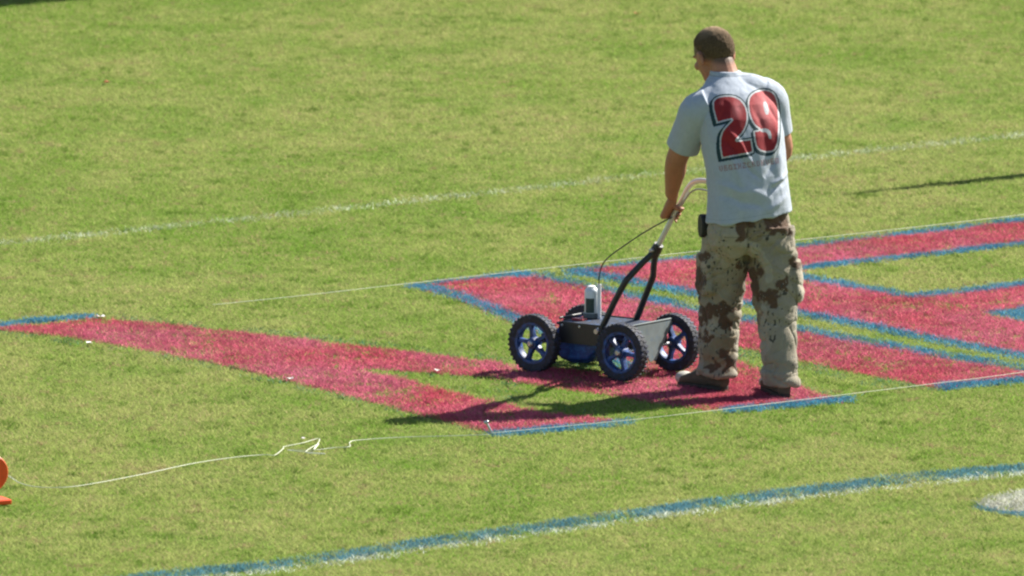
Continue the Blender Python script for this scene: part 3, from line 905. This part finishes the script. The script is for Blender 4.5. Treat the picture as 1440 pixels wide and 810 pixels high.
flare = np.clip(1.1 - np.hypot((Q[:, 0] - 1038) / 9, (Q[:, 1] - 152) / 16), 0, 1) * (d2 < 0) + np.clip(1.15 - np.hypot((Q[:, 0] - 1076) / 20, (Q[:, 1] - 150) / 34), 0, 1) * (d9 < 0)
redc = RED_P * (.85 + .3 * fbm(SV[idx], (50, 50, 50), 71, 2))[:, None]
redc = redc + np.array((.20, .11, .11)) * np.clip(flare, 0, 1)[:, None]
cc[redm] = redc[redm]
cc[(polydist(Q, HOLE) < 0) | (polydist(Q, NOTCH) < 0)] = WH_P * .85
# small lettering line, outlined in faded red: unreadable in the photograph, so only letter-like strokes
t0, t1 = np.array((1011.5, 237.5)), np.array((1097.0, 225.5))
ex = (t1 - t0) / np.linalg.norm(t1 - t0); ey = np.array((-ex[1], ex[0]))
lu, lv_ = (Q - t0) @ ex, (Q - t0) @ ey
GLY = ['111100111100111', '101101111101101', '110101110101101', '101101101101010', '111010010010111', '111100100100111', '101101110101101', '111101101101111', '111001010100111', '110101101101110']
cell = np.floor(lu / 6.6).astype(int); fx = (lu - cell * 6.6) / 5.0; fy = (lv_ + 4.0) / 8.0
ok = (cell >= 0) & (cell < 13) & (fx >= 0) & (fx < 1) & (fy >= 0) & (fy < 1)
bit = np.array([GLY[(c * 7 + 3) % 10][min(4, int(b * 5)) * 3 + min(2, int(a * 3))] == '1' if o_ else False for c, a, b, o_ in zip(cell, fx, fy, ok)])
cc[bit] = (.29, .20, .215)
soft = ok & ~bit
cc[soft] = cc[soft] * .8 + np.array((.30, .24, .25)) * .2
SC[idx] = cc
for th0, th1, zz in ((1.498, 1.503, 0),):
    SC[(sz > th0) & (sz < th1) & (np.abs(SV[:, 0] - 1.012) < .12)] *= .72
SC[(sz - .12 * (sx + .0) > .866) & (sz - .12 * sx < .869)] *= .8
M_shirt = mat('heather_jersey', (.5, .5, .5), .85, 0, .05, 90, .25, 900, .25, .15, attr='Col')
mesh_obj('t_shirt', SV, SF, M_shirt, person, True, SC).location = -PL

# trousers
tr = Sh()
tr.loft([ring((cx, cy, z), w_, d_, t_) for z, cx, cy, w_, d_, t_ in ((.66, 1.122, .020, .150, .110, 0), (.72, 1.122, .012, .200, .138, 0), (.78, 1.121, .006, .206, .140, .03), (.84, 1.120, .004, .196, .126, .06), (.88, 1.118, .005, .176, .108, .06), (.95, 1.116, .006, .165, .100, .06))])
def leg(pts, radii, flat=1.0):
    P = spline(pts, 40); s = np.linspace(0, len(pts) - 1, 40)
    rings = []
    for p, r in zip(P, np.interp(s, range(len(pts)), radii)):
        rings.append(ring(p, r, r * 1.08, 0, 2.2, 26))
    tr.loft(rings)
leg([(1.028, .010, .80), (1.012, .040, .68), (1.000, .085, .56), (.993, .115, .45), (.983, .112, .32), (.975, .098, .18), (.970, .090, .075)], [.112, .112, .104, .099, .092, .087, .086])
leg([(1.216, .010, .80), (1.226, .010, .68), (1.236, .000, .57), (1.244, -.022, .45), (1.254, -.062, .32), (1.264, -.105, .18), (1.270, -.128, .055)], [.112, .112, .106, .099, .084, .077, .080])
# cargo pockets
def pocket(c, nrm_, w_, hh, th):
    nrm_ = np.array(nrm_, float); nrm_ /= np.linalg.norm(nrm_)
    t = np.cross(UP, nrm_); A = np.stack((t, nrm_, UP))
    for dz, k2 in ((0, 1.0),):
        rings = []
        for zz in np.linspace(-hh, hh, 8):
            q = 1 - .25 * (zz / hh) ** 4
            a = np.linspace(0, 2 * math.pi, 20, endpoint=False)
            L = np.stack((np.sign(np.cos(a)) * abs(np.cos(a)) ** .6 * w_ * q, np.sign(np.sin(a)) * abs(np.sin(a)) ** .6 * th * q * (1.2 - .35 * (zz / hh)), np.full(20, zz)), 1)
            rings.append(np.array(c) + L @ A)
        tr.loft(rings)
pocket((1.340, -.005, .535), (1, -.15, 0), .075, .095, .026)
pocket((.912, .045, .555), (-1, -.4, 0), .075, .095, .018)
# blousing above the boots
for (c_, r_) in (((.972, .092, .105), .092), ((1.269, -.120, .115), .088), ((1.271, -.127, .075), .083)):
    tr.ell(c_, (r_, r_, .032))
TV, TF, TN = tr.fused(.0038, 8, .5)
tz = TV[:, 2]
lx = np.where(TV[:, 0] < 1.118, TV[:, 0] - .99, TV[:, 0] - 1.245)
low = np.clip((.50 - tz) / .30, 0, 1); ank = np.clip((.20 - tz) / .12, 0, 1)
disp = .006 * (fbm(TV, (7, 7, 6), 141, 2) - .5)
sk = TV + np.stack((TV[:, 2] * .5, 0 * tz, -lx * .7), 1)
for sc_, sd_, am in (((5, 5, 9), 401, .0085), ((8, 8, 16), 403, .0060), ((13, 13, 30), 405, .0035)):
    nn_ = fbm(sk if sd_ != 403 else TV - np.stack((TV[:, 2] * .4, 0 * tz, -lx * .6), 1), sc_, sd_, 2)
    disp = disp - am * np.exp(-np.abs(nn_ - .5) / .035) + am * .35
wav = np.sin(tz * 62 + lx * 14 + 5 * fbm(TV, (8, 8, 5), 145, 2))
disp = disp + wav * (.0008 + .0012 * low + .006 * ank)
kn = np.exp(-((tz - .47) / .09) ** 2)
disp = disp + kn * .003 * np.sin(tz * 85 + lx * 40)
# centre seam and diagonal pulls at the seat
cx_l = 1.118 + (.80 - tz) * -.06
disp = disp - .012 * np.exp(-((TV[:, 0] - cx_l) / .013) ** 2) * (tz > .62) * (tz < .86) * (TN[:, 1] < 0)
disp = disp + .007 * np.sin((TV[:, 0] * 40 + tz * 45)) * np.exp(-((tz - .66) / .08) ** 2)
TV = TV + TN * disp[:, None]
TP = proj(TV)
TP = TP + np.stack((fbm(TV, (22, 22, 22), 151, 3) - .5, fbm(TV, (22, 22, 22), 157, 3) - .5), 1) * 26
TC = np.tile(np.array((.36, .315, .235)), (len(TV), 1))
paleb = fbm(TV, (7, 7, 6), 161, 3)
TC[paleb > .54] = (.43, .385, .30)
TC[fbm(TV, (6, 6, 5), 167, 3) > .60] = (.30, .24, .155)
tback = (TN[:, 1] < .25)
brown = np.zeros(len(TV))
for bx_, by_, rx, ry in ((1040, 322, 8, 16), (1046, 312, 12, 7), (990, 360, 9, 9), (983, 400, 9, 24), (1040, 374, 9, 6), (1010, 434, 30, 7), (1018, 448, 7, 16), (988, 446, 9, 14),
                         (1022, 500, 12, 10), (1032, 514, 14, 9), (990, 476, 9, 10), (1000, 520, 10, 6), (1088, 311, 20, 9), (1098, 322, 13, 8), (1058, 386, 11, 10), (1060, 402, 12, 13),
                         (1076, 418, 14, 10), (1098, 404, 13, 13), (1090, 428, 9, 8), (1118, 372, 8, 8), (1068, 306, 8, 5)):
    brown = np.maximum(brown, tback * np.clip((1.12 - np.hypot((TP[:, 0] - bx_) / rx, (TP[:, 1] - by_) / ry)) / .22, 0, 1))
brown = np.maximum(brown, ~tback * np.clip((fbm(TV, (9, 9, 8), 171, 3) - .56) / .04, 0, 1))[:, None]
TC = TC * (1 - brown) + np.array((.135, .080, .050)) * brown
sp_ = fbm(TV, (95, 95, 95), 181, 1) * (fbm(TV, (13, 13, 13), 183, 2) > .50)
TC[sp_ > .78] = (.085, .080, .065)
TC[(sp_ > .72) & (sp_ < .74)] = (.44, .41, .36)
TC[(np.abs(TV[:, 0] - (1.345 - (tz - .5) * .02)) < .0025)] *= .7          # outseam
for zf in (.600, .612):
    TC[(np.abs(tz - zf) < .002) & (TV[:, 0] > 1.30)] *= .62             # pocket flap stitching
for x0_, x1_ in ((1.000, 1.085), (1.155, 1.245)):
    TC[(np.abs(tz - .765) < .0025) & (TV[:, 0] > x0_) & (TV[:, 0] < x1_) & tback] *= .6   # hip pocket flaps
TC *= .72
TC *= (.9 + .2 * fbm(TV, (40, 40, 40), 191, 3))[:, None]
M_camo = mat('camouflage_ripstop', (.4, .35, .27), .9, 0, .06, 90, .3, 800, .2, .1, attr='Col')
mesh_obj('trousers', TV, TF, M_camo, person, True, TC).location = -PL

# boots
M_boot = mat('suede_boot', (.085, .078, .055), .85, 0, .3, 30, .4, 260, .3)
M_sole = mat('boot_sole', (.030, .027, .022), .8, 0, .2, 50)
M_toe = mat('toe_cap', (.36, .35, .31), .7, 0, .25, 40)
def boot(heel, toe, ankle):
    d = toe - heel; L = np.linalg.norm(d); d /= L
    n_ = np.array((-d[1], d[0]))
    def P(s, l, z): q = heel + d * s + n_ * l; return (q[0], q[1], z)
    L += .02
    st = [(-.016, .030, .070), (.01, .039, .098), (.05, .041, .118), (.10, .041, .116), (.15, .046, .092), (.20, .050, .070), (.24, .046, .058), (.272, .028, .044)]
    up = Sh()
    rings = []
    for s, w_, hh in st:
        s = s * L / .275; a = np.linspace(0, 2 * math.pi, 22, endpoint=False)
        z0 = .016
        rings.append([P(s, w_ * np.sign(math.cos(t)) * abs(math.cos(t)) ** .75, z0 + (hh - z0) / 2 * (1 + np.sign(math.sin(t)) * abs(math.sin(t)) ** .8)) for t in a])
    up.loft(rings)
    up.tube([P(.045, 0, .06), (ankle[0], ankle[1], .10), (ankle[0], ankle[1], .17)], [.040, .047, .050], 18)
    v_, f_, n2 = up.fused(.004, 5)
    v_ = v_ + n2 * ((fbm(v_, (40, 40, 40), 201, 3) - .5) * .005)[:, None]
    b_ = mesh_obj('boot', v_, f_, M_boot, person, True); b_.location = -PL
    out = [(-.018, .022), (0, .035), (.05, .039), (.11, .038), (.16, .046), (.21, .050), (.25, .042), (.275, .022)]
    pl = [(s * L / .275, w_) for s, w_ in out] + [(s * L / .275, -w_) for s, w_ in out[::-1]]
    so = Sh(); so.prism(smooth_poly(pl, 1), lambda a, b: P(a, b, .002), lambda a, b: P(a, b, .024))
    so.obj('sole', M_sole, b_, bevel=.003)
    return b_, P, L
bl_, Pl_, LL = boot(*FOOT_L, AN_L)
br_, Pr_, LR = boot(*FOOT_R, AN_R)
for b_, P_, L_ in ((bl_, Pl_, LL), (br_, Pr_, LR)):
    tcap = Sh(); c_ = np.array(P_(L_ * .91, 0, .040)); q = np.array(P_(L_, 0, .040)) - c_; q /= np.linalg.norm(q)
    tcap.ell(c_, (.040, .048, .031), np.stack((q, np.cross(UP, q), UP)), 24, 14)
    tcap.obj('toe_cap', M_toe, b_, True)
    for k_ in range(4):                                   # laces across the instep
        s = L_ * (.42 + .075 * k_); zz = .122 - .013 * k_
        Sh().tube([P_(s, -.026, zz - .012), P_(s, 0, zz + .004), P_(s, .026, zz - .012)], .0028, 8).obj('lace', M_sole, b_, True)
# pouch on the belt
pc = np.array((.903, -.012, .800))
an = np.array((-.93, -.30, 0)); an /= np.linalg.norm(an); at_ = np.cross(UP, an)
po = Sh(); po.prism(smooth_poly([(-.035, -.055), (.035, -.055), (.035, .055), (-.035, .055)], 2), lambda a, b: tuple(pc + at_ * a + UP * b - an * .016), lambda a, b: tuple(pc + at_ * a + UP * b + an * .016))
po.obj('belt_pouch', mat('pouch_nylon', (.012, .012, .013), .6, 0, .2, 60), person, bevel=.005).location = -PL

# ------------------------------------------------------------------ strings, stakes, reel, litter
M_string = mat('white_string', (.62, .64, .50), .8, 0, .1, 30)
M_steel = mat('stake_steel', (.50, .50, .50), .35, .7, .15, 60)
def string(name, pts, r, label, n=80):
    P = spline(pts, n)
    return tag(Sh().tube(P, r, 6).obj(name, M_string, None, True), label, 'string')
far_end = px(1640, 281, 0.0); near_end = px(1640, 501, 0.0)
string('guide_string', [px(300, 428.5, .012), px(430, 415, .016), px(575, 398.5, .020), px(1000, 351, .030), px(1440, 301.5, .030), far_end + (0, 0, .035)], .0013,
       'taut white guide string along the top edge of the red letters')
string('guide_string', [px(692, 609, .018), px(890, 590, .022), px(1000, 577.5, .030), px(1280, 543.5, .030), px(1440, 523, .030), near_end + (0, 0, .035)], .0013,
       'taut white guide string along the bottom edge of the letters from the bent stake')
lo = [px(x, y, z) for x, y, z in ((12, 669, .030), (28, 679, .022), (50, 684.5, .020), (85, 685.5, .022), (125, 681, .022), (200, 667, .022), (270, 652, .022), (330, 643, .021), (372, 639.5, .018),
                                 (386, 640, .022), (398, 631, .026), (400, 628, .026), (425, 623, .028), (449, 617, .030), (441, 632, .028), (448, 624, .030), (430, 636, .022), (457, 638, .026),
                                 (405, 633, .022), (440, 633, .020), (470, 629.5, .022), (491, 628, .024), (492, 622, .026), (503, 619, .020), (560, 615, .018), (630, 613, .018), (688, 611, .020))]
string('loose_string', lo, .0018, 'slack tangled white string lying loose on the grass by the orange reel', 220)
def stake(b, top, label):
    b = np.asarray(b); top = np.asarray(top)
    e = tag(empty('ground_stake', (b[0], b[1], 0)), label, 'stake')
    Sh().tube([(0, 0, -.03), tuple(top - b * (1, 1, 0))], [.0045, .0055], 10).obj('shaft', M_steel, e, True)
    hd_ = top - b * (1, 1, 0)
    Sh().tube([hd_ - (.006, 0, .002), hd_ + (.006, 0, .002)], .008, 10).obj('head', M_steel, e, True)
    return e
sb = px(697, 609.5)
stake((sb[0], sb[1], 0), np.array(px(684, 594, 0.0)) * (1, 0, 0) + np.array((0, sb[1] - .015, .055)), 'small leaning metal stake at the lower left corner of the blue edge')
stake((far_end[0], far_end[1], 0), (far_end[0] + .01, far_end[1], .06), 'metal stake holding the string along the letter tops')
stake((near_end[0], near_end[1], 0), (near_end[0] + .01, near_end[1], .06), 'metal stake holding the string along the letter bottoms')
# orange hand reel
M_or = mat('orange_plastic', (.85, .085, .010), .4, 0, .06, 30)
rb_ = px(-16, 711)
reel = tag(empty('string_reel', (rb_[0], rb_[1], 0), R(24)), 'bright orange plastic string reel standing on the grass', 'reel')
for yy in (-.030, .030):
    Sh().rev([(.018, -.004), (.080, -.004), (.083, 0), (.080, .004), (.018, .004)], 40, 'y', (0, yy, .150)).obj('flange', M_or, reel, True)
Sh().rev([(.010, -.026), (.052, -.026), (.056, -.012), (.055, .010), (.051, .026), (.010, .026)], 36, 'y', (0, 0, .150)).obj('wound_string', M_string, reel, True)
Sh().tube([(0, -.050, .150), (0, .050, .150)], .009, 14).obj('spindle', M_or, reel, True)
for yy in (-.044, .044):
    Sh().tube([(0, yy, .012), (0, yy, .150)], [.011, .009], 12).obj('leg', M_or, reel, True)
Sh().box(-.085, .090, -.060, .060, .008, .030).obj('foot_plate', M_or, reel, bevel=.006)
# leaves and scraps
M_leaf = mat('dry_leaf', (.42, .12, .03), .7, 0, .3, 60)
M_scrap = mat('paper_scrap', (.80, .74, .70), .8, 0, .1, 60)
def flake(name, x, y, s, m, label, cat, group, seed):
    r_ = np.random.default_rng(seed)
    c_ = px(x, y, .010)
    a0 = r_.uniform(0, 6.28); v = []; f = []
    n = 10
    sh = Sh()
    top, bot = [], []
    for i in range(n):
        a = 2 * math.pi * i / n
        rr = s * (.55 + .45 * abs(math.cos(a))) * r_.uniform(.8, 1.15)
        p = np.array((rr * math.cos(a + a0), rr * math.sin(a + a0) , .012 + .35 * s * r_.uniform(0, 1) + .25 * s * math.cos(a) ** 2))
        top.append(p + (0, 0, .0012)); bot.append(p)
    v = [tuple(p) for p in bot + top] + [(0, 0, .012), (0, 0, .0135)]
    f = [(i, n + i, n + (i + 1) % n, (i + 1) % n) for i in range(n)] + [((i + 1) % n, 2 * n, i) for i in range(n)] + [(n + i, 2 * n + 1, n + (i + 1) % n) for i in range(n)]
    f = [tuple(q) for q in f]
    o = Sh().add(v, f).obj(name, m, None, False)
    o.location = (c_[0], c_[1], 0)
    return tag(o, label, cat, group)
flake('fallen_leaf', 897, 20, .022, M_leaf, 'small orange dry leaf on the far grass above the man\'s head', 'leaf', 'dry leaves', 1)
flake('fallen_leaf', 150, 117, .024, M_leaf, 'small orange dry leaf on open grass beyond the faint white line', 'leaf', 'dry leaves', 2)
flake('paper_scrap', 407, 534, .022, M_scrap, 'white scrap near the lower edge of the forked red letter', 'scrap', 'white scraps on the paint', 3)
flake('paper_scrap', 615, 522.5, .018, M_scrap, 'white scrap on the upper branch of the forked red letter near the cart', 'scrap', 'white scraps on the paint', 4)
flake('paper_scrap', 126, 484, .020, M_scrap, 'pale scrap near the pointed end of the forked red letter', 'scrap', 'white scraps on the paint', 5)
flake('paper_scrap', 140, 447, .026, M_scrap, 'pale scrap at the tip of the blue edge of the forked letter', 'scrap', 'white scraps on the paint', 6)
flake('paper_scrap', 426, 617.5, .012, M_scrap, 'tiny white scrap beside the tangled string', 'scrap', 'white scraps on the paint', 7)
